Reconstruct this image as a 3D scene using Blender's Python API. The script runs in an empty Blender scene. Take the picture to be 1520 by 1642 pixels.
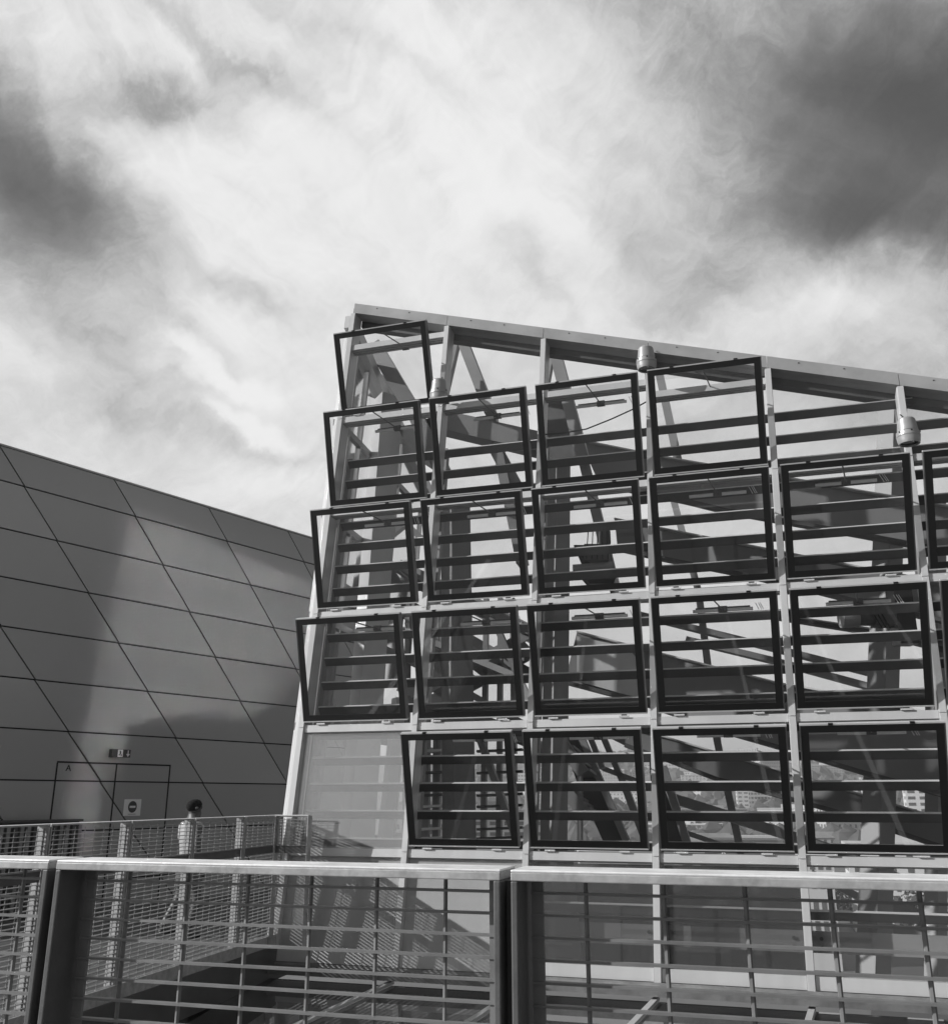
import bpy, bmesh, math, random
from mathutils import Vector, Matrix, Euler
random.seed(7)
sc = bpy.context.scene
V = Vector
# ---------------------------------------------------------------- camera
EYE = V((0, 0, 1.57))
F = 1500.0
TH = math.atan(459 / F)
CT, ST = math.cos(TH), math.sin(TH)
cd = bpy.data.cameras.new('camera'); cam = bpy.data.objects.new('camera', cd)
sc.collection.objects.link(cam); sc.camera = cam
cam.location = EYE; cam.rotation_euler = (math.pi / 2 + TH, 0, 0)
cd.sensor_fit = 'VERTICAL'; cd.sensor_height = 24; cd.lens = 24 * F / 1642
cd.clip_start = 0.05; cd.clip_end = 9000
# ---------------------------------------------------------------- light
SUN_EL, SUN_AZ = math.radians(25.5), math.atan2(-.895, -.140)      # azimuth from +Y towards +X
sd = V((math.sin(SUN_AZ) * math.cos(SUN_EL), math.cos(SUN_AZ) * math.cos(SUN_EL), math.sin(SUN_EL)))
ld = bpy.data.lights.new('sun', 'SUN'); ld.energy = 5.0; ld.angle = math.radians(.5); ld.color = (1, 1, 1)
sun = bpy.data.objects.new('sun', ld); sc.collection.objects.link(sun)
sun.rotation_euler = sd.to_track_quat('Z', 'Y').to_euler()
sc.view_settings.view_transform = 'Standard'; sc.view_settings.look = 'None'
sc.view_settings.exposure = 0; sc.view_settings.gamma = 1
sc.cycles.max_bounces = 10; sc.cycles.transparent_max_bounces = 24
sc.cycles.caustics_reflective = True; sc.cycles.blur_glossy = 0.0; sc.cycles.sample_clamp_indirect = 0; sc.cycles.caustics_refractive = False

def ray(x, y):
    r = x - 760; u = 821 - y
    return V((r, F * CT - u * ST, u * CT + F * ST))

# ---- sky: red channel of the Nishita sky under streaky cirrus, all in world directions
world = bpy.data.worlds.new('World'); sc.world = world; world.use_nodes = True
nt = world.node_tree; nt.nodes.clear(); N = nt.nodes; L = nt.links
def nd(t, **k):
    n = N.new(t)
    for a, b in k.items(): setattr(n, a, b)
    return n
def mth(op, a, b=None, c=None, clamp=False):
    n = nd('ShaderNodeMath', operation=op); n.use_clamp = clamp
    for i, v in enumerate((a, b, c)):
        if v is None: continue
        if isinstance(v, (int, float)): n.inputs[i].default_value = v
        else: L.new(v, n.inputs[i])
    return n.outputs[0]
out = nd('ShaderNodeOutputWorld'); bg = nd('ShaderNodeBackground')
L.new(bg.outputs[0], out.inputs[0])
tc = nd('ShaderNodeTexCoord'); sx = nd('ShaderNodeSeparateXYZ'); L.new(tc.outputs['Generated'], sx.inputs[0])
az = mth('ARCTAN2', sx.outputs[0], sx.outputs[1]); el = mth('ARCSINE', sx.outputs[2])
cmb = nd('ShaderNodeCombineXYZ'); L.new(az, cmb.inputs[0]); L.new(el, cmb.inputs[1])
def noise(vec, scale, detail=5, rough=.55, dist=0.0):
    n = nd('ShaderNodeTexNoise'); n.inputs['Scale'].default_value = scale; n.inputs['Detail'].default_value = detail
    n.inputs['Roughness'].default_value = rough; n.inputs['Distortion'].default_value = dist
    L.new(vec, n.inputs['Vector']); return n
def vm(op, a, b):
    n = nd('ShaderNodeVectorMath', operation=op)
    for i, v in enumerate((a, b)):
        if isinstance(v, (tuple, list)): n.inputs[i].default_value = v
        elif v is not None: L.new(v, n.inputs[i])
    return n
def mapping(vec, loc=(0, 0, 0), rot=0.0, scl=(1, 1, 1), typ='TEXTURE'):
    n = nd('ShaderNodeMapping', vector_type=typ); n.inputs['Location'].default_value = loc
    n.inputs['Rotation'].default_value = (0, 0, rot); n.inputs['Scale'].default_value = scl
    L.new(vec, n.inputs[0]); return n.outputs[0]
w1 = noise(cmb.outputs[0], 3.2, 4, .6)
off = vm('MULTIPLY', vm('SUBTRACT', w1.outputs['Color'], (.5, .5, .5)).outputs[0], (.17, .13, 0)).outputs[0]
warp = vm('ADD', cmb.outputs[0], off).outputs[0]
w2 = noise(cmb.outputs[0], 13, 5, .65)
off2 = vm('MULTIPLY', vm('SUBTRACT', w2.outputs['Color'], (.5, .5, .5)).outputs[0], (.07, .06, 0)).outputs[0]
warp2 = vm('ADD', warp, off2).outputs[0]
BLOBS = [(760, -60, 900, 70, 0, -.08),   # photo position, half widths (photo px), tilt in degrees, weight
    (40, 265, 200, 85, 25, -.50), (255, 140, 130, 40, -12, -.32), (30, 400, 130, 110, 30, -.15), (100, 540, 300, 60, 50, -.08),
    (1530, 180, 300, 240, -10, -.50), (1320, 130, 240, 170, 0, -.20), (1500, 340, 150, 50, 10, -.14), (1440, 470, 160, 50, -10, .12), (1290, 360, 110, 70, 10, -.20),
    (1060, 40, 130, 90, 30, -.12), (1010, 400, 120, 50, 40, -.10), (860, 430, 70, 30, 50, -.12), (1110, 470, 70, 30, -30, -.10),
    (400, 480, 80, 24, 20, -.14), (210, 620, 130, 30, 35, -.10), (560, 730, 180, 20, 0, -.05), (180, 680, 160, 26, 5, -.08),
    (1480, 650, 200, 80, 0, -.12), (330, 40, 170, 16, 25, -.14), (640, 120, 200, 18, 15, -.06),
    (420, 330, 240, 150, 20, .06), (780, 290, 260, 170, 40, .09), (1340, 450, 180, 50, -22, .16), (320, 520, 120, 40, 35, .12),
    (405, 650, 44, 22, 0, .20), (410, 705, 110, 16, 8, .18), (330, 632, 40, 14, 15, .16), (270, 575, 50, 16, 35, .14), (450, 745, 110, 12, 5, -.04), (60, 90, 200, 70, 10, .06), (470, 790, 120, 30, 0, .06), (310, 620, 60, 16, 10, .08)]
acc = None
RAD = 1 / 1560.0
for (px, py, a, b, rot, wt) in BLOBS:
    d = ray(px, py).normalized(); A = math.atan2(d.x, d.y); E_ = math.asin(d.z)
    mp = mapping(warp2, (A, E_, 0), -math.radians(rot), (a * RAD / math.cos(E_) ** .7, b * RAD, 1))
    ln = nd('ShaderNodeVectorMath', operation='LENGTH'); L.new(mp, ln.inputs[0])
    g = mth('MULTIPLY', mth('POWER', 2.71828, mth('MULTIPLY', mth('MULTIPLY', ln.outputs['Value'], ln.outputs['Value']), -1.0)), wt)
    acc = g if acc is None else mth('ADD', acc, g)
st1 = noise(mapping(warp, (0, 0, 0), math.radians(-38), (.75, .16, 1)), 1.6, 8, .62)
st2 = noise(mapping(warp, (0, 0, 0), math.radians(30), (.6, .2, 1)), 3.4, 9, .66)
fine = noise(warp2, 16, 8, .7)
tot = mth('ADD', mth('MULTIPLY', acc, .92), .885)
tot = mth('ADD', tot, mth('MULTIPLY', mth('SUBTRACT', st1.outputs[0], .5), .20))
tot = mth('ADD', tot, mth('MULTIPLY', mth('SUBTRACT', st2.outputs[0], .5), .14))
tot = mth('ADD', tot, mth('MULTIPLY', mth('SUBTRACT', fine.outputs[0], .5), .06))
wis = noise(mapping(warp2, (0, 0, 0), math.radians(-32), (.30, .045, 1)), 1.0, 12, .72)
wis2 = noise(mapping(warp2, (0, 0, 0), math.radians(42), (.22, .04, 1)), 1.3, 12, .72)
wm = noise(cmb.outputs[0], 4.5, 2, .5)
wsel = mth('MULTIPLY', mth('SUBTRACT', wm.outputs[0], .38), 5.0, clamp=True)
wmix = mth('ADD', mth('MULTIPLY', wis.outputs[0], wsel), mth('MULTIPLY', wis2.outputs[0], mth('SUBTRACT', 1.0, wsel)))
tot = mth('ADD', tot, mth('MULTIPLY', mth('SUBTRACT', wmix, .5), .22))
rip = noise(mapping(warp2, (0, 0, 0), math.radians(20), (1.0, .6, 1)), 34, 5, .75)
edge = mth('SUBTRACT', 1.0, mth('MULTIPLY', mth('ABSOLUTE', mth('SUBTRACT', tot, .68)), 4.0), clamp=True)
tot = mth('ADD', tot, mth('MULTIPLY', mth('MULTIPLY', mth('SUBTRACT', rip.outputs[0], .5), .27), edge))
# away from this bright bank the sky is clearer
dt = nd('ShaderNodeVectorMath', operation='DOT_PRODUCT'); L.new(tc.outputs['Generated'], dt.inputs[0]); dt.inputs[1].default_value = (0, .88, .475)
front = mth('MULTIPLY', mth('SUBTRACT', dt.outputs['Value'], .55), 5.0, clamp=True)
clear = mth('MULTIPLY', mth('SUBTRACT', 1.0, front), -.42)
tot = mth('ADD', tot, clear)
dl = nd('ShaderNodeVectorMath', operation='DOT_PRODUCT'); L.new(tc.outputs['Generated'], dl.inputs[0]); dl.inputs[1].default_value = V((-.62, -.72, .26)).normalized()
low = mth('MULTIPLY', mth('SUBTRACT', dl.outputs['Value'], .92), 16.0, clamp=True)     # low bright bank behind the viewer
tot = mth('ADD', tot, mth('MULTIPLY', low, .40))
cov = mth('SMOOTH_MAX', mth('SMOOTH_MIN', tot, .955, .10), .30, .16)
cloud = mth('POWER', cov, 2.35)
sky = nd('ShaderNodeTexSky', sky_type='NISHITA'); sky.sun_disc = False
sky.sun_elevation = SUN_EL; sky.sun_rotation = SUN_AZ
srgb = nd('ShaderNodeSeparateColor'); L.new(sky.outputs[0], srgb.inputs[0])
skyr = mth('MULTIPLY', mth('MULTIPLY', srgb.outputs[0], .012), mth('SUBTRACT', 1.0, cov))
lum = mth('ADD', cloud, skyr)
hor = mth('MULTIPLY', mth('ADD', sx.outputs[2], .02), 40, clamp=True)
lum = mth('ADD', mth('MULTIPLY', lum, hor), mth('MULTIPLY', mth('SUBTRACT', 1.0, hor), .12))
cc = nd('ShaderNodeCombineXYZ')
for i in range(3): L.new(lum, cc.inputs[i])
L.new(cc.outputs[0], bg.inputs[0]); bg.inputs[1].default_value = 1.0

# ---------------------------------------------------------------- materials
MATS = {}
def mat(name, col, rough=.5, metal=0.0, var=0.0, vscale=3.0, bump=0.0, bscale=40.0, stretch=(1, 1, 1), spec=.5, coat=0.0):
    if name in MATS: return MATS[name]
    m_ = bpy.data.materials.new(name); m_.use_nodes = True; t = m_.node_tree; b = t.nodes['Principled BSDF']
    b.inputs['Base Color'].default_value = (col, col, col, 1); b.inputs['Roughness'].default_value = rough
    b.inputs['Metallic'].default_value = metal; b.inputs['Specular IOR Level'].default_value = spec
    b.inputs['Coat Weight'].default_value = coat
    if var or bump:
        co = t.nodes.new('ShaderNodeTexCoord'); mp = t.nodes.new('ShaderNodeMapping'); mp.inputs['Scale'].default_value = stretch
        t.links.new(co.outputs['Object'], mp.inputs[0])
    if var:
        n1 = t.nodes.new('ShaderNodeTexNoise'); n1.inputs['Scale'].default_value = vscale; n1.inputs['Detail'].default_value = 7
        n1.inputs['Roughness'].default_value = .65
        t.links.new(mp.outputs[0], n1.inputs['Vector'])
        r = t.nodes.new('ShaderNodeMapRange'); r.inputs[1].default_value = .3; r.inputs[2].default_value = .7
        r.inputs[3].default_value = col * (1 - var); r.inputs[4].default_value = col * (1 + var)
        t.links.new(n1.outputs[0], r.inputs[0]); t.links.new(r.outputs[0], b.inputs['Base Color'])
        r2 = t.nodes.new('ShaderNodeMapRange'); r2.inputs[1].default_value = .3; r2.inputs[2].default_value = .7
        r2.inputs[3].default_value = rough * .8; r2.inputs[4].default_value = min(1, rough * 1.25)
        t.links.new(n1.outputs[0], r2.inputs[0]); t.links.new(r2.outputs[0], b.inputs['Roughness'])
    if bump:
        n2 = t.nodes.new('ShaderNodeTexNoise'); n2.inputs['Scale'].default_value = bscale; n2.inputs['Detail'].default_value = 4
        t.links.new(mp.outputs[0], n2.inputs['Vector'])
        bp = t.nodes.new('ShaderNodeBump'); bp.inputs['Strength'].default_value = bump; bp.inputs['Distance'].default_value = .004
        t.links.new(n2.outputs[0], bp.inputs['Height']); t.links.new(bp.outputs[0], b.inputs['Normal'])
    MATS[name] = m_; return m_
def glass(name, dirt=0.0, tint=.92, dcol=.7, boost=1.0, stain=0.0, rough=.02):
    if name in MATS: return MATS[name]
    m_ = bpy.data.materials.new(name); m_.use_nodes = True; t = m_.node_tree; t.nodes.clear()
    o = t.nodes.new('ShaderNodeOutputMaterial'); tr = t.nodes.new('ShaderNodeBsdfTransparent'); tr.inputs[0].default_value = (tint, tint, tint, 1)
    gl = t.nodes.new('ShaderNodeBsdfGlossy'); gl.inputs['Roughness'].default_value = rough; gl.inputs[0].default_value = (.9, .9, .9, 1)
    fr = t.nodes.new('ShaderNodeFresnel'); ge = t.nodes.new('ShaderNodeNewGeometry'); io = t.nodes.new('ShaderNodeMapRange')
    io.inputs[3].default_value = 1.5; io.inputs[4].default_value = 1 / 1.5
    t.links.new(ge.outputs['Backfacing'], io.inputs[0]); t.links.new(io.outputs[0], fr.inputs[0])
    mu = t.nodes.new('ShaderNodeMath'); mu.operation = 'MULTIPLY'; mu.inputs[1].default_value = boost; mu.use_clamp = True
    mx = t.nodes.new('ShaderNodeMixShader'); t.links.new(fr.outputs[0], mu.inputs[0]); t.links.new(mu.outputs[0], mx.inputs[0])
    t.links.new(tr.outputs[0], mx.inputs[1]); t.links.new(gl.outputs[0], mx.inputs[2]); last = mx
    if dirt:
        di = t.nodes.new('ShaderNodeBsdfDiffuse'); di.inputs[0].default_value = (dcol, dcol, dcol, 1)
        m2 = t.nodes.new('ShaderNodeMixShader'); m2.inputs[0].default_value = dirt
        if stain:
            co = t.nodes.new('ShaderNodeTexCoord'); nn = t.nodes.new('ShaderNodeTexNoise'); nn.inputs['Scale'].default_value = 1.3; nn.inputs['Detail'].default_value = 5
            t.links.new(co.outputs['Object'], nn.inputs['Vector']); r = t.nodes.new('ShaderNodeMapRange')
            r.inputs[1].default_value = .3; r.inputs[2].default_value = .7; r.inputs[3].default_value = dirt * (1 - stain); r.inputs[4].default_value = dirt * (1 + stain)
            t.links.new(nn.outputs[0], r.inputs[0]); t.links.new(r.outputs[0], m2.inputs[0])
        t.links.new(mx.outputs[0], m2.inputs[1]); t.links.new(di.outputs[0], m2.inputs[2]); last = m2
    t.links.new(last.outputs[0], o.inputs[0]); MATS[name] = m_; return m_
ALU = mat('brushed aluminium', .58, .42, .12, .08, 2.0, .12, 30, (1, 1, .2))
ALU_D = mat('grey aluminium', .34, .45, .2, .12, 3.0)
STEEL = mat('painted steel', .25, .5, 0, .10, 1.5, .08, 25)
STEEL_L = mat('pale and sunlit steel', .66, .5, 0, .10, 1.5)
STEEL_D = mat('dark steel', .08, .5, 0, .2, 2)
BLACK = mat('black glass border', .012, .35)
SIDE = mat('dark anodised side profile', .10, .35, .3)
RUBBER = mat('black rubber', .012, .7)
GALV = mat('galvanised steel', .85, .42, .10, .14, 14, .25, 60)  # handrail top: kept pale to paint in the sun on it
GALV_E = mat('weathered zinc edge', .42, .5, .1, .30, 16, .3, 60)  # mottling is weathering; tones for handrail front and far posts paint in the light
PLATE = mat('dull galvanised plate', .11, .55, .1, .25, 7, .2, 50)  # near posts: shade put into the colour
WIRE = mat('dull galvanised mesh', .20, .5, .15, .2, 9)  # near mesh: darker tone stands in for shade
WIRE_F = mat('bright galvanised mesh', .30, .4, .3, .2, 9)  # far mesh: same steel, paler for the sun raking it
GALV_D = mat('weathered galvanised steel', .30, .45, .35, .30, 9, .2, 50)
LOUV = mat('grey louvre metal', .085, .38, .2, .10, 2)
RAMPM = mat('grey ramp cladding', .23, .5, 0, .08, .8)
GL = glass('clear glass', .008, .97, .6, .8, .5)
GL_F = glass('flank glass', .008, .97, .6, 5.0, .5, rough=.10)
GL_W = glass('tilted window glass', .007, .965, .6, 1.1, .6)
GL_M = glass('hazy glass', .075, .98, .9, 4.0, .12)
GL_L = glass('dusty glass', .44, .75, .74, .8, .12)
GL_L2 = glass('lightly dusty glass', .05, .80, .55, .9, .2)
GL_R = glass('roof glass', .05, .35, .30, 1.6, .5)

# ---------------------------------------------------------------- mesh helpers
col = sc.collection
def tag(o, label=None, cat=None, group=None, kind=None):
    if label: o['label'] = label
    if cat: o['category'] = cat
    if group: o['group'] = group
    if kind: o['kind'] = kind
    return o
def empty(name, loc, label=None, cat=None, group=None):
    o = bpy.data.objects.new(name, None); col.objects.link(o); o.location = loc; o.empty_display_size = .2
    return tag(o, label, cat, group)
class MB:
    def __init__(s): s.v = []; s.f = []; s.m = []
    def hexa(s, p, mi=0):     # 8 corners: bottom loop 4, top loop 4
        b = len(s.v); s.v += [V(q) for q in p]
        for f in ((0, 3, 2, 1), (4, 5, 6, 7), (0, 1, 5, 4), (1, 2, 6, 5), (2, 3, 7, 6), (3, 0, 4, 7)):
            s.f.append([b + i for i in f]); s.m.append(mi)
    def box(s, c, ax, ay, az_, mi=0):   # centre and three half vectors
        c = V(c)
        P = [c + sx_ * ax + sy_ * ay + sz_ * az_ for sz_ in (-1, 1) for sx_, sy_ in ((-1, -1), (1, -1), (1, 1), (-1, 1))]
        s.hexa(P, mi)
    def abox(s, x0, x1, y0, y1, z0, z1, mi=0):
        s.box(((x0 + x1) / 2, (y0 + y1) / 2, (z0 + z1) / 2), V(((x1 - x0) / 2, 0, 0)), V((0, (y1 - y0) / 2, 0)), V((0, 0, (z1 - z0) / 2)), mi)
    def prism(s, pts, ext, mi=0):
        b = len(s.v); n = len(pts); pts = [V(p) for p in pts]; ext = V(ext)
        s.v += pts + [p + ext for p in pts]
        s.f.append([b + i for i in range(n)][::-1]); s.f.append([b + n + i for i in range(n)]); s.m += [mi, mi]
        for i in range(n):
            j = (i + 1) % n; s.f.append([b + i, b + j, b + n + j, b + n + i]); s.m.append(mi)
    def bar(s, a, b_, w, d, up=None, mi=0):   # box along a-b, width w across, depth d along up
        a = V(a); b_ = V(b_); t = (b_ - a).normalized(); up = V(up) if up is not None else V((0, 0, 1))
        x = t.cross(up).normalized(); y = x.cross(t).normalized()
        s.box((a + b_) / 2, x * w / 2, y * d / 2, (b_ - a) / 2, mi)
    def tube(s, a, b_, r, n=8, mi=0, r2=None, cap=True):
        a = V(a); b_ = V(b_); t = (b_ - a).normalized(); up = V((0, 0, 1)) if abs(t.z) < .9 else V((1, 0, 0))
        x = t.cross(up).normalized(); y = t.cross(x); b = len(s.v); r2 = r if r2 is None else r2
        for p, rr in ((a, r), (b_, r2)):
            for i in range(n):
                an = 2 * math.pi * i / n; s.v.append(p + x * rr * math.cos(an) + y * rr * math.sin(an))
        for i in range(n):
            j = (i + 1) % n; s.f.append([b + i, b + j, b + n + j, b + n + i]); s.m.append(mi)
        if cap:
            s.f.append([b + i for i in range(n)][::-1]); s.f.append([b + n + i for i in range(n)]); s.m += [mi, mi]
    def lathe(s, prof, n=28, mi=0, o=V((0, 0, 0)), cap=True):
        b = len(s.v)
        for (r, z) in prof:
            for i in range(n):
                an = 2 * math.pi * i / n; s.v.append(o + V((r * math.cos(an), r * math.sin(an), z)))
        for k in range(len(prof) - 1):
            for i in range(n):
                j = (i + 1) % n; s.f.append([b + k * n + i, b + k * n + j, b + (k + 1) * n + j, b + (k + 1) * n + i]); s.m.append(mi)
        if cap:
            s.f.append([b + i for i in range(n)][::-1]); s.m.append(mi); q = b + (len(prof) - 1) * n
            s.f.append([q + i for i in range(n)]); s.m.append(mi)
    def build(s, name, mats, parent=None, org=None, bevel=0.0, smooth=False):
        if not isinstance(mats, (list, tuple)): mats = [mats]
        o_ = V(org) if org is not None else V((0, 0, 0))
        me = bpy.data.meshes.new(name); me.from_pydata([v - o_ for v in s.v], [], s.f)
        for k in mats: me.materials.append(k)
        for p, mi in zip(me.polygons, s.m): p.material_index = mi
        bm = bmesh.new(); bm.from_mesh(me); bmesh.ops.recalc_face_normals(bm, faces=bm.faces); bm.to_mesh(me); bm.free()
        if smooth:
            for p in me.polygons: p.use_smooth = True
        o = bpy.data.objects.new(name, me); col.objects.link(o)
        if parent is not None: o.parent = parent
        elif org is not None: o.location = o_
        if bevel:
            md = o.modifiers.new('bevel', 'BEVEL'); md.width = bevel; md.segments = 2; md.limit_method = 'ANGLE'
        return o

# ---------------------------------------------------------------- facade frame of reference
h = V((.9544, -.2985, 0)).normalized()
m = ray(987, -2840).normalized()
no = h.cross(m).normalized()
if no.y > 0: no = -no
d0 = ray(455, 1400); P0 = EYE + d0 * (11.5 / d0.y)
kd = V((.222, .975, 0)).normalized()      # the flank runs back from the corner
def fp(u, v, out_=0.0): return P0 + h * u + m * v + no * out_
def hitp(x, y, P, n):
    d = ray(x, y); return EYE + d * ((P - EYE).dot(n) / d.dot(n))
def back(x, y, D): return hitp(x, y, P0 - no * D, no)      # a point on the plane D metres behind the glazing

U = [0, 1.47, 2.86, 4.24, 5.67, 7.10, 8.53, 9.96]
VR = {'A': .25, 'B': 1.65, 'C': 3.08, 'D': 4.49, 'E': 5.88}
def vtop(u): return 7.63 - .315 * u
B0 = fp(0, -.9)
bld = empty('glass_building', B0, 'leaning steel and glass building with five rows of tilted windows under a falling roof edge', 'building')
def part(mb, name, mt, parent=None, **k):
    return mb.build(name, mt, parent or bld, B0, **k)
def sub(mb, name, mt, parent, org, **k): return mb.build(name, mt, parent, org, **k)

# mullions
MW, MD = .075, .20
for i, u in enumerate(U):
    top = vtop(u) - .01
    b = MB(); w = MW / 2
    b.box(fp(u, (-.95 + top) / 2, -MD / 2), h * w, -no * MD / 2, m * ((top + .95) / 2))
    # raised cover strip on the front, jointed at each storey
    vs = [-.95] + [VR[r] for r in 'ABCDE' if VR[r] < top - .2] + [top]
    for a_, c_ in zip(vs[:-1], vs[1:]):
        b.box(fp(u, (a_ + c_) / 2, .012), h * (w * .86), no * .012, m * ((c_ - a_) / 2 - .004))
    part(b, 'mullion', ALU)
# corner flank
b = MB()
b.prism([fp(-.05, -.83, -.02), fp(-.17, -.83, -.12), fp(-.17, -.83, -.20), fp(-.05, -.83, -.20)], m * 8.36)
b.prism([fp(-.055, -.83, .0), fp(-.04, -.83, .0), fp(-.04, -.83, -.02), fp(-.055, -.83, -.02)], m * 8.4)
part(b, 'corner_post', ALU)
# transoms
def transom(i, v, mt=ALU, hgt=.085):
    b = MB(); u0, u1 = U[i] + MW / 2 + .003, U[i + 1] - MW / 2 - .003
    b.box(fp((u0 + u1) / 2, v - hgt / 2, -.07), h * ((u1 - u0) / 2), no * .07, m * (hgt / 2))
    b.box(fp((u0 + u1) / 2, v - .02, -.175), h * ((u1 - u0) / 2), no * .032, m * .035, 1)
    for k in range(3):
        b.box(fp((u0 + u1) / 2, v - hgt - .006, -.03 - k * .045), h * ((u1 - u0) / 2), no * .006, m * .005, 1)
    part(b, 'transom', [mt, ALU_D])
for i in range(len(U) - 1):
    for r in 'ABCDE':
        v = VR[r]
        if v < vtop(U[i + 1]) - .25: transom(i, v + .03)
    transom(i, -.79, hgt=.12)
transom(0, 7.08); transom(3, 5.72)
# slanting roof edge
b = MB(); n_ = len(U) - 1
for i in range(n_):
    u0, u1 = U[i], U[i + 1] - .006
    for (lo, hi, o0, o1, mi) in ((0, .075, -.20, .02, 0), (.078, .17, -.26, .006, 0)):
        b.hexa([fp(u0, vtop(u0) + lo, o1), fp(u1, vtop(u1) + lo, o1), fp(u1, vtop(u1) + lo, o0), fp(u0, vtop(u0) + lo, o0),
                fp(u0, vtop(u0) + hi, o1), fp(u1, vtop(u1) + hi, o1), fp(u1, vtop(u1) + hi, o0), fp(u0, vtop(u0) + hi, o0)], mi)
    for q in (.25, .6):
        uu = u0 + (u1 - u0) * q
        b.box(fp(uu, vtop(uu) + .13, .010), h * .008, no * .003, m * .004, 1)
part(b, 'roof_edge', [mat('roof edge zinc', .36, .45, .15, .12, 2.0), RUBBER])
b = MB(); b.hexa([fp(.04, vtop(.04) - .10, -.205), fp(9.9, vtop(9.9) - .10, -.205), fp(9.9, vtop(9.9) - .10, -.33), fp(.04, vtop(.04) - .10, -.33),
                  fp(.04, vtop(.04) + .07, -.205), fp(9.9, vtop(9.9) + .07, -.205), fp(9.9, vtop(9.9) + .07, -.33), fp(.04, vtop(.04) + .07, -.33)])
part(b, 'roof_beam', STEEL_D)

# louvre bars right behind the glazing
for k in range(19):
    v = 5.31 - .308 * k
    if k == 17: continue
    uend = min(9.9, (7.63 - v) / .315 - .12)
    b = MB(); c = fp((.09 + uend) / 2, v - .022, -.24)
    wv = (m * .72 + no * .69).normalized(); nv = (no * .72 - m * .69).normalized()
    b.box(c, h * ((uend - .09) / 2), nv * .011, wv * .054); b.box(c + wv * .057, h * ((uend - .09) / 2), nv * .013, wv * .0028, 1)  # pale strip paints a lit top edge on each bar
    part(b, 'louvre_bar', [LOUV, ALU])
# uprights that carry the louvres, one behind every mullion
for i, u in enumerate(U):
    b = MB(); top = min(5.4, vtop(u) - .1)
    b.box(fp(u + (.07 if i == 0 else 0), (top - .8) / 2, -.33), h * .035, no * .05, m * ((top + .8) / 2))
    part(b, 'louvre_upright', STEEL)

# windows -------------------------------------------------------------
def window(i, r, ang=25.0, Lh=1.27, label=None):
    sh = -.035 if i == 0 else -.01
    u0, u1 = U[i] + .06 + sh, U[i + 1] - .06 + sh
    B = fp(u0, VR[r] + .065, .012); W = (u1 - u0)
    a = math.radians(ang); T = (m * math.cos(a) + no * math.sin(a)).normalized(); Nn = (no * math.cos(a) - m * math.sin(a)).normalized()
    def q(x, y, z=0.0): return B + h * x + T * y + Nn * z
    fr = MB(); t = .022
    def rect(x0, x1, y0, y1, z0, z1, mb, mi=0):
        mb.hexa([q(x0, y0, z0), q(x1, y0, z0), q(x1, y1, z0), q(x0, y1, z0), q(x0, y0, z1), q(x1, y0, z1), q(x1, y1, z1), q(x0, y1, z1)], mi)
    # aluminium edge profile
    rect(0, W, 0, .014, -.05, .012, fr); rect(0, W, Lh - .014, Lh, -.05, .012, fr)
    rect(0, .012, .014, Lh - .014, -.062, .012, fr, 2); rect(W - .012, W, .014, Lh - .014, -.062, .012, fr, 2)
    # inner leaf frame behind the glass
    rect(.012, .05, .014, Lh - .014, -.045, -.008, fr, 1); rect(W - .05, W - .012, .014, Lh - .014, -.045, -.008, fr, 1)
    rect(.05, W - .05, .014, .05, -.045, -.008, fr, 1); rect(.05, W - .05, Lh - .05, Lh - .014, -.045, -.008, fr, 1)
    # clips on the upper edge
    for x in (.22, .78):
        rect(W * x - .022, W * x + .022, Lh - .012, Lh + .003, -.02, .015, fr, 1)
    w_ = part(fr, 'window', [ALU, BLACK, SIDE])
    if label: w_['label'] = label
    o = B0
    bo = MB(); e = .084
    rect(.012, W - .012, .014, e, .000, .009, bo); rect(.012, W - .012, Lh - e, Lh - .014, .000, .009, bo)
    rect(.012, e, e, Lh - e, .000, .009, bo); rect(W - e, W - .012, e, Lh - e, .000, .009, bo)
    sub(bo, 'border', BLACK, w_, o)
    g = MB(); rect(e, W - e, e, Lh - e, .002, .007, g); sub(g, 'pane', GL_W, w_, o)
    for x in (.17, .80):
        hg = MB(); c = fp(u0 + W * x, VR[r] + .04, .018)
        hg.box(c + m * .001 - no * .006, h * .055, no * .010, m * .008); hg.box(c + m * .014 - no * .008, h * .03, no * .008, m * .008, 1)
        sub(hg, 'hinge', [ALU, RUBBER], w_, o)
    # chain drive hanging under the upper transom
    vt = min(VR[r] + 1.42, vtop((u0 + u1) / 2) - .2) - .17
    ac = MB(); cu = (U[i] + U[i + 1]) / 2 + .05
    ac.tube(fp(cu - .33, vt, -.20), fp(cu + .33, vt, -.20), .020, 10)
    ac.box(fp(cu, vt + .02, -.21), h * .30, no * .014, m * .018, 1)
    ac.box(fp(cu, vt + .01, -.20), h * .05, no * .028, m * .03, 2)
    for dx in (.0, .03, .05):
        ac.tube(fp(cu + .36 + dx, vt + .06, -.19), fp(cu + .40 + dx, vt - .04, -.17), .004, 5)
    sub(ac, 'drive', [STEEL_L, STEEL_D, STEEL_D], w_, o)
    ch = MB(); ch.tube(fp(cu, vt, -.18), q(W / 2 - .02, Lh - .05, -.02), .008, 6); sub(ch, 'chain', STEEL_D, w_, o)
    return w_
OPEN = {'A': (1, 2, 3, 4, 5), 'B': (0, 1, 2, 3, 4, 5, 6), 'C': (0, 1, 2, 3, 4, 5, 6), 'D': (0, 1, 2, 3)}
for r, cs in OPEN.items():
    for i in cs: window(i, r, 25 + random.uniform(-.7, .7))
window(0, 'E', 29, 1.12, 'topmost tilted window under the roof corner')
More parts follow.
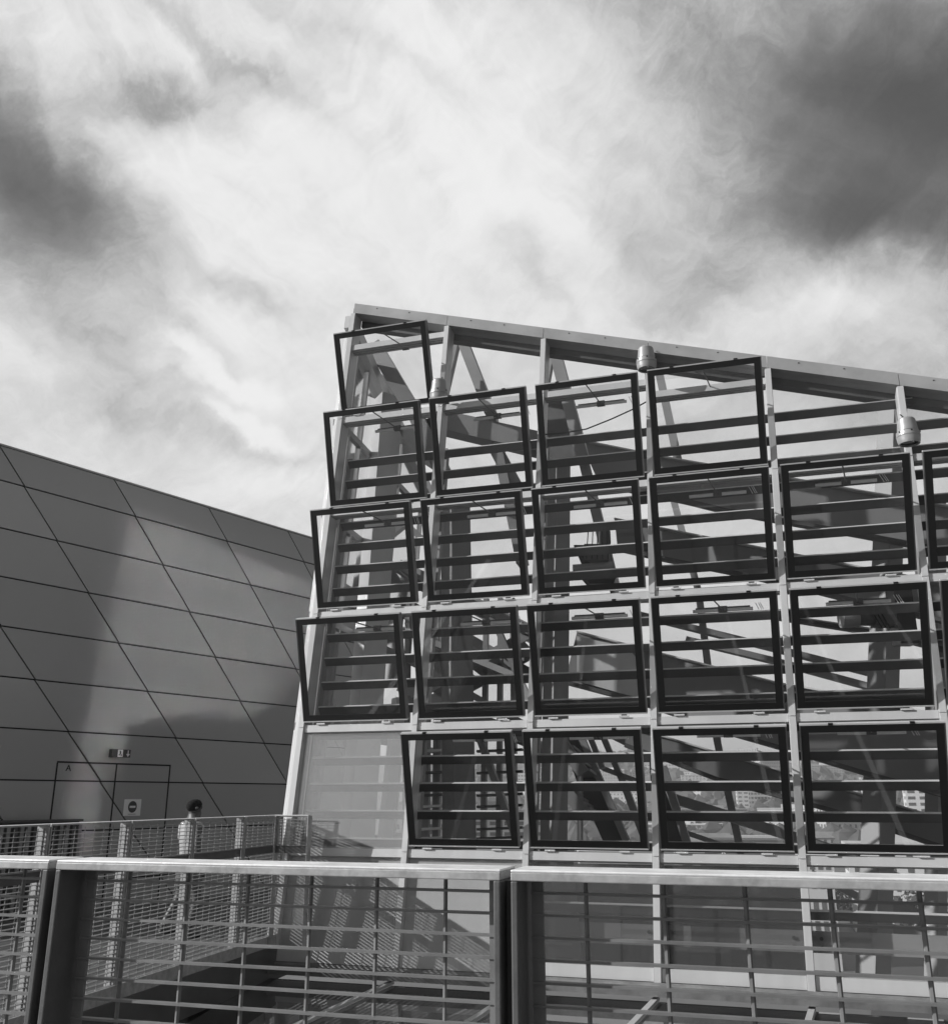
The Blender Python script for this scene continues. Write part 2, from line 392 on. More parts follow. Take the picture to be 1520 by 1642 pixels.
# fixed glazing
def pane(i, v0, v1, mt, name='fixed_pane', label=None, cut=False):
    u0, u1 = U[i] + .037, U[i + 1] - .037
    if cut: a_, c_ = vtop(u0) - .01, vtop(u1) - .01
    else: a_ = c_ = v1
    b = MB(); b.prism([fp(u0, v0, -.055), fp(u1, v0, -.055), fp(u1, c_, -.055), fp(u0, a_, -.055)], no * .012)
    o = part(b, name, mt)
    if label: o['label'] = label
pane(0, .28, 1.6, GL_M, label='pale hazy fixed pane at the lower left corner')
for i in range(7): pane(i, -.79, .19, GL_L if i < 2 else (GL_L2 if i < 4 else GL), 'lower_pane')
pane(4, 4.52, 0, GL, cut=True); pane(5, 4.52, 0, GL, cut=True); pane(6, 4.52, 0, GL, cut=True)
for i in (1, 2): pane(i, 5.91, 0, GL, cut=True)
pane(3, 5.91, 0, GL, cut=True)
# the left flank of the building, running back from the corner
def sp(t, v, o_=0.0): return P0 + kd * t + m * v + h * (-.10 + o_)
for t in (.5, 1.0, 2.9, 4.35, 5.8):
    b = MB(); tp = 7.55 - .25 * t
    b.box(sp(t, (tp - .83) / 2, 0), h * .05, kd * .03, m * ((tp + .83) / 2)); part(b, 'flank_mullion', ALU_D)
for v in (.25, 1.68, 3.1, 4.5, 5.9):
    b = MB(); b.bar(sp(.1, v), sp(7.2, v), .10, .09, m); part(b, 'flank_transom', STEEL)
for t, t2, v0 in ((.06, .48, -.8), (.52, .98, -.8), (1.02, 2.86, 3.75), (2.94, 3.9, 2.6), (3.9, 5.75, 3.75)):
    for va, vb in ((v0, .2), (.32, 1.62), (1.74, 3.04), (3.16, 4.44), (4.56, 5.84), (5.96, 9)):
        va = max(va, v0)
        if vb - va < .3: continue
        ta, tb = (min(vb, 7.5 - .25 * q) for q in (t, t2))
        b = MB(); b.prism([sp(t, va), sp(t2, va), sp(t2, tb), sp(t, ta)], h * .012); part(b, 'flank_pane', GL_F)
b = MB(); b.hexa([sp(0, 7.4, -.03), sp(0, 7.4, .12), sp(7, 5.6, .12), sp(7, 5.6, -.03), sp(0, 7.6, -.03), sp(0, 7.6, .12), sp(7, 5.8, .12), sp(7, 5.8, -.03)])
part(b, 'flank_roof_edge', ALU)

# interior: each piece has its own depth behind the glazing ------------
def poly(pts, D, thick, name, mt, D2=None):
    b = MB(); b.prism([back(x, y, D) for x, y in pts], -no * thick); return part(b, name, mt)
def beam(p, q, D, wpx, depth, name, mt, D2=None, mb=None):
    a = back(p[0], p[1], D); c = back(q[0], q[1], D if D2 is None else D2)
    s_ = wpx * ((a - EYE).length + (c - EYE).length) / 2 / 1560
    b = mb or MB(); b.bar(a, c, s_, depth, no)
    if mb is None: return part(b, name, mt)
def column(pb, pt, D, wpx, name='column', mt=STEEL, rot=42.0):
    a = back(pb[0], pb[1], D); c = back(pt[0], pt[1], D); t = (c - a).normalized()
    s_ = wpx * (a - EYE).length / 1560
    x = (h * math.cos(math.radians(rot)) + no * math.sin(math.radians(rot))); y = t.cross(x).normalized(); x = y.cross(t)
    wd = s_ / (abs(x.dot(h)) + abs(y.dot(h)))
    b = MB(); b.box((a + c) / 2, x * wd / 2, y * wd / 2, (c - a) / 2); return part(b, name, mt, bevel=.006)
column((567, 1420), (622, 640), 1.5, 60, mt=STEEL_L)  # this column and the next are paler: sunlit faces put into the colour
column((613, 1390), (640, 1120), 2.4, 26, mt=STEEL_L)
column((737, 1420), (730, 800), 2.0, 56)
beam((700, 676), (900, 722), 1.6, 34, .3, 'tie_beam', STEEL)
beam((796, 722), (838, 800), 1.7, 22, .2, 'rafter', STEEL)
column((886, 1480), (896, 720), 1.6, 44)
column((1398, 1600), (1432, 610), 2.6, 46)
column((668, 1420), (690, 900), 4.5, 22)
column((1500, 1600), (1500, 800), 3.6, 30)
# raking members under the roof
beam((602, 556), (668, 668), 1.2, 24, .22, 'rafter', STEEL)
beam((573, 572), (640, 640), 1.9, 16, .15, 'rafter', STEEL_D)
beam((738, 536), (788, 665), 1.3, 17, .25, 'rafter', STEEL)
beam((736, 536), (712, 640), 1.4, 9, .12, 'rafter', STEEL)
beam((888, 556), (936, 740), 1.2, 19, .24, 'rafter', STEEL)
beam((886, 560), (872, 640), 1.3, 9, .12, 'rafter', STEEL)
beam((1055, 590), (1100, 800), 2.4, 13, .16, 'rafter', STEEL)
beam((668, 668), (712, 760), 1.2, 24, .22, 'rafter', STEEL)
beam((788, 665), (838, 905), 1.6, 16, .2, 'rafter', STEEL)
beam((936, 740), (990, 960), 1.5, 16, .2, 'rafter', STEEL)
# gusset plates
for pts in ([(905, 612), (880, 618), (876, 700), (915, 700)], [(640, 690), (700, 665), (705, 760), (660, 730)], [(880, 690), (925, 690), (940, 745), (880, 745)]):
    poly(pts, 1.25, .03, 'gusset_plate', STEEL_D)
# descending ramps: a soffit slab with an edge trim below it
def ramp(top, bot, D, thick, mt=RAMPM):
    pts = top + bot[::-1]
    poly(pts, D, thick, 'ramp', mt)
    b = MB()
    for p, q in zip(bot[:-1], bot[1:]): beam(p, q, D - .06, 6, .10, '', None, mb=b)
    part(b, 'ramp_edge', STEEL_D)
    b = MB()
    for p, q in zip(top[:-1], top[1:]): beam(p, q, D - .03, 2.4, .06, '', None, mb=b)
    part(b, 'ramp_trim', STEEL_L)
ramp([(1002, 1165), (1070, 1183), (1150, 1207), (1255, 1237), (1343, 1263), (1520, 1316), (1600, 1340)],
     [(1002, 1195), (1070, 1219), (1150, 1250), (1255, 1278), (1345, 1303), (1490, 1352), (1600, 1386)], 2.9, .14)
ramp([(925, 1013), (1067, 1050), (1250, 1096), (1340, 1112), (1600, 1165)],
     [(905, 1094), (1012, 1122), (1173, 1177), (1250, 1199), (1376, 1237), (1600, 1300)], 2.3, .14)
ramp([(985, 832), (1063, 848), (1231, 881), (1400, 914), (1600, 950)],
     [(990, 880), (1065, 897), (1162, 916), (1290, 944), (1400, 972), (1600, 1015)], 2.5, .14)
ramp([(930, 706), (1063, 733), (1150, 748), (1243, 763), (1380, 788), (1600, 825)],
     [(960, 775), (1100, 804), (1165, 820), (1267, 838), (1380, 858), (1600, 900)], 2.1, .14)
ramp([(1240, 985), (1340, 1000), (1600, 1040)], [(1240, 990), (1392, 1014), (1600, 1062)], 3.4, .14)
poly([(925, 1020), (1006, 1038), (1026, 1062), (1026, 1120), (925, 1092)], 2.22, .05, 'ramp_panel', STEEL_L)
# thin bars of the rear roof slope
for p, q, w_, D in (((1020, 985), (1241, 1040), 9, 3.6), ((1241, 1040), (1430, 1088), 9, 3.6), ((1100, 1026), (1241, 1060), 9, 3.6), ((1241, 1060), (1410, 1106), 9, 3.6),
                    ((1075, 1279), (1259, 1338), 15, 4.0), ((1259, 1338), (1420, 1392), 15, 4.0), ((1090, 1332), (1160, 1356), 7, 4.0),
                    ((1300, 1290), (1345, 1303), 6, 3.8), ((1300, 1400), (1380, 1440), 10, 4.0), ((1400, 1395), (1520, 1432), 12, 4.0), ((1400, 1445), (1480, 1470), 16, 4.0),
                    ((1400, 1480), (1510, 1512), 12, 3.8), ((1455, 1450), (1520, 1520), 9, 4.1), ((965, 1172), (1022, 1200), 9, 3.4),
                    ((1080, 803), (1120, 950), 11, 4.2), ((1120, 950), (1150, 1190), 11, 4.2), ((1150, 1190), (1186, 1360), 11, 4.2), ((1186, 1360), (1200, 1440), 11, 4.2),
                    ((1500, 1395), (1470, 1500), 9, 4.2), ((1063, 1230), (1104, 1360), 12, 3.0), ((962, 1170), (1002, 1262), 9, 3.2), ((1002, 1262), (1040, 1360), 11, 3.2),
                    ((926, 1168), (1006, 1352), 10, 2.6), ((942, 1172), (966, 1232), 8, 2.9), ((966, 1232), (1030, 1256), 7, 3.2), ((930, 1215), (930, 1350), 6, 2.2)):
    beam(p, q, D, w_, .14, 'rear_bar', STEEL)
poly([(907, 1172), (922, 1172), (1000, 1352), (968, 1352), (931, 1270), (907, 1205)], 2.7, .06, 'stair_wall', STEEL_D)
poly([(1040, 1210), (1064, 1262), (1098, 1358), (1050, 1358)], 3.05, .06, 'stair_wall', STEEL_D)
# stair flights seen between the columns
def stair(pa, pb, D, n, wpx):
    b = MB()
    a = back(pa[0], pa[1], D); c = back(pb[0], pb[1], D)
    b.bar(a, c, .16, .05, no); b.bar(a - no * .9, c - no * .9, .16, .05, no)
    for k in range(n):
        p = a.lerp(c, (k + .5) / n); b.box(p - no * .45, h * .12, no * .42, V((0, 0, .016)))
    part(b, 'stair', STEEL)
stair((640, 905), (850, 1010), 3.2, 10, 10); stair((640, 1130), (860, 1010), 3.6, 10, 10)
stair((640, 1100), (860, 1190), 3.0, 9, 10); stair((900, 1190), (935, 1240), 2.0, 4, 8); stair((640, 960), (850, 1080), 4.4, 10, 8)
stair((900, 1262), (935, 1300), 2.0, 4, 8)
for y in (1205, 1222, 1240, 1258, 1276, 1294, 1312, 1330, 1345):
    beam((672, y), (712, y - 2), 3.9, 3.5, .08, 'stair_rail', STEEL_L if y % 4 else STEEL_D)
    beam((765, y), (838, y - 3), 3.9, 3.5, .08, 'stair_rail', STEEL_D)
for x0, x1 in ((684, 688), (698, 702), (775, 780), (800, 803), (826, 822), (700, 712), (650, 655)):
    beam((x0, 1360), (x1, 960), 4.1, 8, .1, 'rear_post', STEEL)
for p, q in (((766, 1175), (830, 1350)), ((645, 1010), (840, 1090)), ((790, 990), (860, 1150)), ((640, 1050), (838, 1160)), ((500, 1050), (560, 1200)), ((640, 830), (720, 905))):
    beam(p, q, 3.5, 10, .14, 'brace', STEEL)
# lower storey: back wall, heavy rail and its bolts
W1 = MB(); W1.prism([fp(-.02, -.95, -.75), fp(5.72, -.95, -.75), fp(5.72, .2, -.75), fp(-.02, .2, -.75)], -no * .12)
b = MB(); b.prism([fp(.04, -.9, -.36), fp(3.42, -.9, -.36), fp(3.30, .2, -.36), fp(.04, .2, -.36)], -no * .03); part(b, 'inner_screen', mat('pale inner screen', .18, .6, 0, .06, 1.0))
for v in (.02, -.30, -.62):
    b = MB(); b.box(fp(1.7, v, -.345), h * 1.6, no * .012, m * .012); part(b, 'screen_rail', STEEL)
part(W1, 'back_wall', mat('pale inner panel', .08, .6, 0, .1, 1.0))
b = MB(); b.box(fp(5.2, -.50, -.42), h * 3.9, no * .04, m * .10)
for u in U[1:-1]:
    for s_ in (-.13, .13):
        if u + s_ < 1.2: continue
        b.tube(fp(u + s_, -.47, -.385), fp(u + s_, -.47, -.36), .018, 10, 1); b.tube(fp(u + s_, -.55, -.385), fp(u + s_, -.55, -.36), .018, 10, 1)
part(b, 'base_rail', [STEEL, STEEL_D])
b = MB(); b.box(fp(6.6, -.9, -1.4), h * 3.4, no * .75, m * .03); part(b, 'inner_floor', STEEL_D)
# gutter and the low glass roof that runs from the facade towards the viewer
kr = V((.39158, .91940, .036877)).normalized()
Sg = P0 - m * .86; R0 = fp(0, -.93, .05)
b = MB(); nseg = 8; prof = []
for k in range(nseg + 1):
    an = math.pi * k / nseg / 1.0
    prof.append((.05 + .085 * (1 - math.cos(an)), -.91 - .055 - .055 * math.cos(an) * 0 - .05 * math.sin(an) + .03))
ga = [fp(0, vv, oo) for oo, vv in prof] + [fp(0, -1.03, .2), fp(0, -1.03, .03), fp(0, -.915, .03)]
b.prism(ga, h * 9.9); part(b, 'gutter', mat('gutter zinc', .24, .45, .3, .22, 6, .3, 40))
def rp(u, t, dz=0.0): return P0 + h * u - m * 1.06 - kr * t + V((0, 0, dz))
for i in range(7):
    for (t0, t1) in ((.12, 2.6), (2.64, 5.2), (5.24, 8.2)):
        b = MB(); b.prism([rp(U[i] + .03, t0), rp(U[i + 1] - .03, t0), rp(U[i + 1] - .03, t1), rp(U[i] + .03, t1)], V((0, 0, -.02))); part(b, 'roof_pane', GL_R)
for u in U:
    b = MB(); b.bar(rp(u, .06, .018), rp(u, 8.2, .018), .058, .03, V((0, 0, 1))); part(b, 'roof_bar', ALU)
b = MB(); b.prism([rp(-.2, .1, -.8), rp(9.9, .1, -.8), rp(9.9, 8.4, -.8), rp(-.2, 8.4, -.8)], V((0, 0, -.1))); part(b, 'void_floor', STEEL_D)
for t in (1.2, 2.6, 3.9, 5.2, 6.5):
    b = MB(); b.bar(rp(-.1, t, -.14), rp(9.9, t, -.14), .06, .14, V((0, 0, 1))); part(b, 'purlin', STEEL)

# round lamps on the mullions -------------------------------------------
def lamp(px, py, label):
    c = hitp(px, py, P0 + no * .24, no)
    e = empty('facade_lamp', c, label, 'lamp', 'round lamps on the facade mullions')
    LP = mat('lamp paint', .36, .35, .2, .08, 12)
    b = MB(); b.lathe([(.0, .145), (.072, .145), (.083, .13), (.096, .03), (.097, .012), (.094, .008)], 48); b.build('housing', LP, e)
    b = MB(); b.lathe([(.1, .004), (.108, .002), (.112, -.04), (.110, -.045), (.106, -.047), (.110, -.05), (.104, -.092), (.098, -.118), (.088, -.118), (.086, -.06), (.0, -.05)], 48, cap=False)
    for k in range(6):
        an = k * 1.047 + .4; b.tube((.108 * math.cos(an), .108 * math.sin(an), -.01), (.115 * math.cos(an), .115 * math.sin(an), -.01), .008, 8, 1)
    b.build('ring', [LP, RUBBER], e)
    b = MB(); b.lathe([(.0, -.085), (.05, -.088), (.087, -.10)], 32, cap=False); b.build('lens', mat('dark lens', .03, .15), e, smooth=True)
    b = MB(); b.tube((.05, .08, -.02), (.085, .22, -.05), .018, 10); b.box((.07, .235, -.04), h * .045, V((.297, .955, 0)) * .012, V((0, 0, .08))); b.tube((.0, -.09, -.118), (.0, -.09, -.13), .012, 8); b.build('bracket', STEEL_D, e)
    b = MB(); b.tube((.04, .04, .14), (.03, .16, .26), .006, 6); b.build('cable', RUBBER, e)
    e.scale = (1.12, 1.12, 1.12)
lamp(704, 628, 'round metal lamp on the mullion beside the topmost tilted window')
lamp(1036, 577, 'round metal lamp right under the slanting roof edge, middle one of three')
lamp(1455, 694, 'round metal lamp on the mullion near the right edge of the picture')
# winches inside --------------------------------------------------------
def winch(px, py, D, label, kind):
    c = back(px, py, D); e = empty('winch', c, label, 'winch')
    s_ = 1.0
    b = MB()
    if kind == 0:
        b.box((0, 0, 0), V((.16, 0, 0)), V((0, .1, 0)), V((0, 0, .11))); b.box((.12, -.02, .2), V((.07, 0, 0)), V((0, .08, 0)), V((0, 0, .09)))
        b.build('gearbox', STEEL_D, e, bevel=.01)
        b = MB(); b.tube((-.3, -.02, -.22), (.22, -.02, -.18), .07, 18); b.build('motor', STEEL, e)
        b = MB(); b.prism([(-.28, 0, .12), (-.06, 0, .12), (-.08, 0, -.12), (-.16, 0, -.2)], (0, .04, 0)); b.prism([(-.2, -.1, -.3), (.25, -.1, -.3), (.2, -.1, -.42), (-.1, -.1, -.42)], (0, .2, 0)); b.build('mounting_plate', BLACK, e)
        b = MB()
        for k in range(5): b.tube((-.1 + .06 * k, -.12, .3), (-.14 + .07 * k, -.12, -.1), .007, 6)
        b.build('cable', RUBBER, e)
    else:
        b = MB(); b.tube((-.34, 0, 0), (-.14, 0, .01), .115, 24); b.build('motor', mat('motor paint', .30, .4), e, smooth=False)
        b = MB(); b.tube((-.14, 0, 0), (.06, 0, 0), .09, 16); b.box((.18, 0, .0), V((.13, 0, 0)), V((0, .1, 0)), V((0, 0, .10))); b.box((.2, 0, .16), V((.05, 0, 0)), V((0, .06, 0)), V((0, 0, .07))); b.build('gearbox', STEEL_D, e, bevel=.01)
        b = MB(); b.box((.42, .02, .1), V((.11, 0, 0)), V((0, .12, 0)), V((0, 0, .42))); b.build('mounting_plate', BLACK, e)
        b = MB()
        for k in range(3): b.tube((.02 + .05 * k, -.1, .05), (.1 + .05 * k, -.12, -.14), .008, 6)
        b.build('cable', RUBBER, e)
winch(955, 888, 1.0, 'dark winch with cables behind the third window of the middle row', 0)
winch(1392, 992, 1.6, 'winch with a drum motor in front of the tall right column', 1)
# slack cable under the roof
b = MB(); pts = [(868, 697), (900, 695), (940, 688), (980, 672), (1015, 656), (1040, 642)]
pp = [back(x, y, .12) for x, y in pts]
for a_, c_ in zip(pp[:-1], pp[1:]): b.tube(a_, c_, .009, 6)
part(b, 'cable', RUBBER)

# ---------------------------------------------------------------- clad building
wd = V((.5855, .81067, 0)).normalized(); nw = V((wd.y, -wd.x, 0))
Wb = EYE + V((-4.83492, 16.28111, -1.57))       # on the deck
def wp(s_, z, o_=0.0): return Wb + wd * s_ + V((0, 0, z)) + nw * o_
clad = empty('clad_building', wp(0, 0), 'windowless dark metal clad building with diagonal panel joints', 'building')
CLAD = mat('dark metal cladding', .40, .33, .30)
TOPZ = 5.07 + 1.57
def cut(poly_, a, c_, d_):   # keep a*x+c*y<=d
    r = []
    for i in range(len(poly_)):
        p, q = poly_[i], poly_[(i + 1) % len(poly_)]; fp_, fq = a * p[0] + c_ * p[1] - d_, a * q[0] + c_ * q[1] - d_
        if fp_ <= 0: r.append(p)
        if fp_ * fq < 0: t = fp_ / (fp_ - fq); r.append((p[0] + (q[0] - p[0]) * t, p[1] + (q[1] - p[1]) * t))
    return r
S0, S1 = -6.0, 4.45
b = MB(); g = .011; zs = [-.5] + [1.57 + .25 + .715 * k for k in range(-2, 7)] + [TOPZ]
slope = -.885; pitch = 1.95
for z0, z1 in zip(zs[:-1], zs[1:]):
    for k in range(-6, 9):
        def X(z, kk): return -3.89 + pitch * kk + slope * (z - TOPZ)
        q = [(X(z0, k) + g * 1.3, z0 + g), (X(z0, k + 1) - g * 1.3, z0 + g), (X(z1, k + 1) - g * 1.3, z1 - g), (X(z1, k) + g * 1.3, z1 - g)]
        q = cut(q, 1, 0, S1); q = cut(q, -1, 0, -S0) if q else q
        if len(q) > 2: b.prism([wp(x, z, 0) for x, z in q], -nw * .03, random.choice((0, 0, 1, 2)))
b.build('cladding', [CLAD, mat('dark metal cladding, cleaner sheet', .43, .30, .30), mat('dark metal cladding, duller sheet', .375, .38, .30)], clad, wp(0, 0))
b = MB(); b.prism([wp(S0, -.5, -.035), wp(S1, -.5, -.035), wp(S1, TOPZ - .01, -.035), wp(S0, TOPZ - .01, -.035)], -nw * 1.2); b.build('shell', RUBBER, clad, wp(0, 0))
b = MB(); b.prism([wp(S0, TOPZ, .004), wp(S1, TOPZ, .004), wp(S1, TOPZ, -1.24), wp(S0, TOPZ, -1.24)], V((0, 0, .03))); b.build('roof_cap', CLAD, clad, wp(0, 0))
b = MB()
for (x0, x1, z0, z1) in ((-2.325, -.305, 2.075, 2.10), (-2.33, -2.305, .02, 2.075), (-1.33, -1.305, .02, 2.075), (-.33, -.305, .02, 2.075)):
    b.prism([wp(x0, z0, .0005), wp(x1, z0, .0005), wp(x1, z1, .0005), wp(x0, z1, .0005)], nw * .003)
b.build('door_frame', RUBBER, clad, wp(0, 0))
def text(s_, size, M4, name, mt, parent, ext=.003):
    c = bpy.data.curves.new(name, 'FONT'); c.body = s_; c.size = size; c.extrude = ext; c.align_x = 'CENTER'; c.align_y = 'CENTER'
    o = bpy.data.objects.new(name, c); col.objects.link(o); dg = bpy.context.evaluated_depsgraph_get()
    me = bpy.data.meshes.new_from_object(o.evaluated_get(dg)); bpy.data.objects.remove(o)
    me.materials.clear(); me.materials.append(mt); me.transform(M4); q = bpy.data.objects.new(name, me); col.objects.link(q); q.parent = parent; return q
def wallM(s_, z, o_, base):
    p = wp(s_, z, o_) - base
    return Matrix(((wd.x, 0, nw.x, p.x), (wd.y, 0, nw.y, p.y), (0, 1, 0, p.z), (0, 0, 0, 1)))
text('A', .13, wallM(-2.13, 2.0, .004, wp(0, 0)), 'letter', RUBBER, clad)
# exit sign
sb = wp(-1.31, 2.245, .06)
e = empty('exit_sign', sb, 'small lit box sign with running figure and down arrow above the door', 'sign')
def wb(mb, s_, z, a_, c_, o0, o1, mi=0):
    P = sb; mb.prism([P + wd * (s_ - a_) + V((0, 0, z - c_)) + nw * o0, P + wd * (s_ + a_) + V((0, 0, z - c_)) + nw * o0, P + wd * (s_ + a_) + V((0, 0, z + c_)) + nw * o0, P + wd * (s_ - a_) + V((0, 0, z + c_)) + nw * o0], nw * (o1 - o0), mi)
b = MB(); wb(b, 0, 0, .165, .06, -.06, .02); b.build('sign_box', mat('sign dark', .06, .5), e, sb)
b = MB(); wb(b, -.02, 0, .045, .055, .02, .023); b.build('door_symbol', mat('sign white', .8, .5), e, sb)
b = MB(); wb(b, -.025, .03, .010, .010, .0232, .026); wb(b, -.02, .005, .012, .020, .0232, .026); wb(b, -.035, -.025, .012, .008, .0232, .026); wb(b, -.002, -.03, .008, .016, .0232, .026); b.build('figure_symbol', mat('sign dark', .06), e, sb)
b = MB(); wb(b, .12, .018, .008, .03, .02, .023)
q = [sb + wd * x + V((0, 0, z)) + nw * .02 for x, z in ((.085, -.005), (.155, -.005), (.12, -.05))]; b.prism(q, nw * .003); b.build('arrow_symbol', mat('sign white', .8), e, sb)
# no entry sign
sb = wp(-.96, 1.43, .006)
e = empty('no_entry_sign', sb, 'square white no entry sign with dark disc on the door', 'sign')
b = MB(); wb(b, 0, 0, .155, .125, -.005, .0); b.build('plate', mat('sign white', .8), e, sb)
b = MB(); b.prism([sb + wd * (.078 * math.cos(t * math.pi / 16)) + V((0, 0, .01 + .088 * math.sin(t * math.pi / 16))) + nw * .0005 for t in range(32)], nw * .003); b.build('disc', mat('sign dark', .06), e, sb)
b = MB(); wb(b, 0, .01, .052, .016, .004, .006); b.build('bar', mat('sign white', .8), e, sb)
b = MB(); wb(b, 0, -.1, .07, .005, .0005, .002); b.build('caption', mat('sign mid', .35), e, sb)
# slatted screen by the wall
sc0 = wp(-2.9, 0, .45)
e = empty('slatted_screen', sc0, 'low dark slatted screen standing against the clad wall', 'screen')
b = MB(); b.prism([wp(-4.6, 0, .4), wp(-2.1, 0, .4), wp(-2.1, 1.25, .4), wp(-4.6, 1.25, .4)], -nw * .05); b.build('panel', STEEL_D, e, sc0)
for k in range(26):
    b = MB(); s_ = -4.55 + k * .097; b.prism([wp(s_, .03, .405), wp(s_ + .05, .03, .405), wp(s_ + .05, 1.22, .405), wp(s_, 1.22, .405)], nw * .04)
    b.build('slat', GALV_D if k % 3 else STEEL_D, e, sc0)
b = MB(); b.prism([wp(-4.62, 1.252, .34), wp(-2.08, 1.252, .34), wp(-2.08, 1.252, .47), wp(-4.62, 1.252, .47)], V((0, 0, .03))); b.build('cap', STEEL_D, e, sc0)

# ---------------------------------------------------------------- decks
rdir = V((-.2254, -.974, 0)).normalized()           # far railing line, towards the viewer
rn = V((-rdir.y, rdir.x, 0))                        # to the right? fixed below
if rn.x < 0: rn = -rn
RA = V((-2.49218, 10.57, 0))
def rl(t, o_=0.0, z=0.0): return RA + rdir * t + rn * o_ + V((0, 0, z))
b = MB(); e1 = rl(-1.35, .10); e2 = rl(4.8, .10)
b.prism([V((-1.6, 11.95, -.35)), V((e1.x, e1.y, -.35)), V((e2.x, e2.y, -.35)), V((-3.2, 4.6, -.35)), V((-3.2, 1.2, -.35)), V((-9.5, 1.2, -.35)), V((-12, 9, -.35)), wp(-6, -.35), wp(4.45, -.35)], V((0, 0, .35)))
tag(b.build('walkway_deck', mat('deck metal', .10, .5, .1, .25, 4, .3, 60)), kind='structure')
b = MB(); b.prism([V((-3.195, 1.2, -.4)), V((-3.195, -3, -.4)), V((4, -3, -.4)), V((4, .95, -.4)), V((-.9, 2.25, -.4)), V((-3.195, 2.6, -.4))], V((0, 0, .4)))
tag(b.build('terrace_deck', mat('deck metal', .20)), kind='structure')
b = MB(); b.bar(rl(-1.3, .06, .04), rl(4.8, .06, .04), .03, .14, V((0, 0, 1))); 
tag(b.build('kerb_plate', GALV_E), 'galvanised kerb plate along the walkway edge under the railing', 'kerb')

# ---------------------------------------------------------------- railings
def railing(A, t_, n_, Lp, ztop, label, group, tiers, pdep=.10, plate=.012, mt=GALV, hp=.034, vp=.127, wire=.0034, split=True, cap=.018, kg=None, bd=.006):
    """panel: two plates on edge, flat handrail, welded mesh in one or two fields"""
    A = V(A); Z = V((0, 0, 1)); e = empty('railing_panel', A, label, 'railing', group)
    def p(x, y, z): return A + t_ * x + n_ * y + Z * z
    for x in (plate / 2, Lp - plate / 2):
        b = MB(); b.box(p(x, 0, (ztop - cap) / 2), t_ * plate / 2, n_ * pdep / 2, Z * (ztop - cap) / 2); b.build('post', PLATE if bd < .01 else GALV_E, e, A, bevel=.0025)  # shaded tone on near posts, sunlit tone on far ones
    b = MB(); b.box(p(Lp / 2, 0, ztop - .002), t_ * Lp / 2, n_ * (pdep / 2 - .001), Z * .002); b.box(p(Lp / 2, 0, ztop - .004 - (cap - .004) / 2), t_ * Lp / 2, n_ * pdep / 2, Z * (cap - .004) / 2, 1); b.build('handrail', [mt, GALV_E], e, A, bevel=.0018)  # pale top over a darker front: light painted as two tones
    b = MB(); b.box(p(Lp / 2, pdep * .22, 1.02), t_ * (Lp / 2 - plate - .004), n_ * .004, Z * .042); b.build('middle_plate', PLATE, e, A)
    for (z0, z1) in tiers:
        b = MB(); x0, x1 = plate + .006, Lp - plate - .006; y = pdep * .22
        # edge flats
        for x in (x0 + .01, x1 - .01): b.box(p(x, y, (z0 + z1) / 2), t_ * .010, n_ * .003, Z * (z1 - z0) / 2)
        b.box(p(Lp / 2, y, z0), t_ * (x1 - x0) / 2, n_ * .012, Z * .006)
        nz = int((z1 - z0) / hp)
        for k in range(0, nz):
            b.box(p(Lp / 2, y, z1 - .02 - k * hp), t_ * (x1 - x0) / 2, n_ * bd, Z * .0020)
        nx = int((x1 - x0) / vp)
        for k in range(nx + 1):
            x = x0 + .09 + k * vp
            if x < x1 - .02: b.tube(p(x, y + .007, z0), p(x, y + .007, z1), wire * 1.1, 6)
        b.build('mesh', WIRE if bd < .01 else WIRE_F, e, A)  # shaded copy on near panels, sunlit copy on far ones
    return e
H = 1.57
# near railing, parallel to the facade
nt_ = V((.958, -.2867, 0)).normalized(); nn_ = V((.2867, .958, 0)).normalized()
nb = V((-.7775, 1.8914, 0)); Lp = .862; gap = .017
names = ['near railing panel at the left edge of the picture', 'near railing panel left of the dark gap at the centre', 'near railing panel right of the dark gap, reaching the right edge', 'near railing panel beyond the right edge']
for k in range(-2, 3):
    A = nb + nt_ * (k * (Lp + gap)) + nn_ * .03
    railing(A, nt_, nn_, Lp, H - .111, ('galvanised ' + names[max(0, min(3, k + 1))]) if k > -2 else 'galvanised near railing panel beyond the left edge', 'near railing panels', [(.12, .98), (1.06, H - .131)], mt=GALV, wire=.0036, cap=.017)
# dark splice plates filling the joints
for k in range(-1, 3):
    A = nb + nt_ * (k * (Lp + gap) - gap / 2) + nn_ * .045
    b = MB(); b.box(A + V((0, 0, (H - .13) / 2)), nt_ * (gap / 2 - .001), nn_ * .03, V((0, 0, (H - .13) / 2)))
    tag(b.build('splice_plate', STEEL_D, org=A), ['dark splice plate off the left edge', 'dark splice plate in the left joint of the near railing', 'dark splice plate in the centre joint of the near railing', 'dark splice plate off the right edge'][k + 1] if k != -1 and k != 2 else ['dark plate in a railing joint left of the view', 'dark plate in a railing joint right of the view'][k > 0], 'plate')
# far railing beside the walkway
fl = ['far walkway railing panel next to the glass corner', 'far walkway railing panel right of the walking person', 'far walkway railing panel in front of the person and sign', 'sunlit far railing panel left of the sign', 'sunlit far railing panel at the left edge', 'far railing panel beyond the left edge']
for k in range(-1, 5):
    A = rl(k * 1.08 + (0 if k > -1 else .10), 0, 0); lp = 1.065 if k > -1 else .965
    railing(A, rdir, rn, lp, 1.385, fl[k + 1], 'far walkway railing panels', [(.06, .98), (1.06, 1.355)], pdep=.10, plate=.014, wire=.003, cap=.014, bd=.021)
A = V((-2.25, 11.26, 0)); railing(A, h, no, .42, 1.385, 'short return of the far railing across the glass corner', 'far walkway railing panels', [(1.06, 1.355)], pdep=.10, wire=.003, cap=.014, vp=.09, bd=.014)

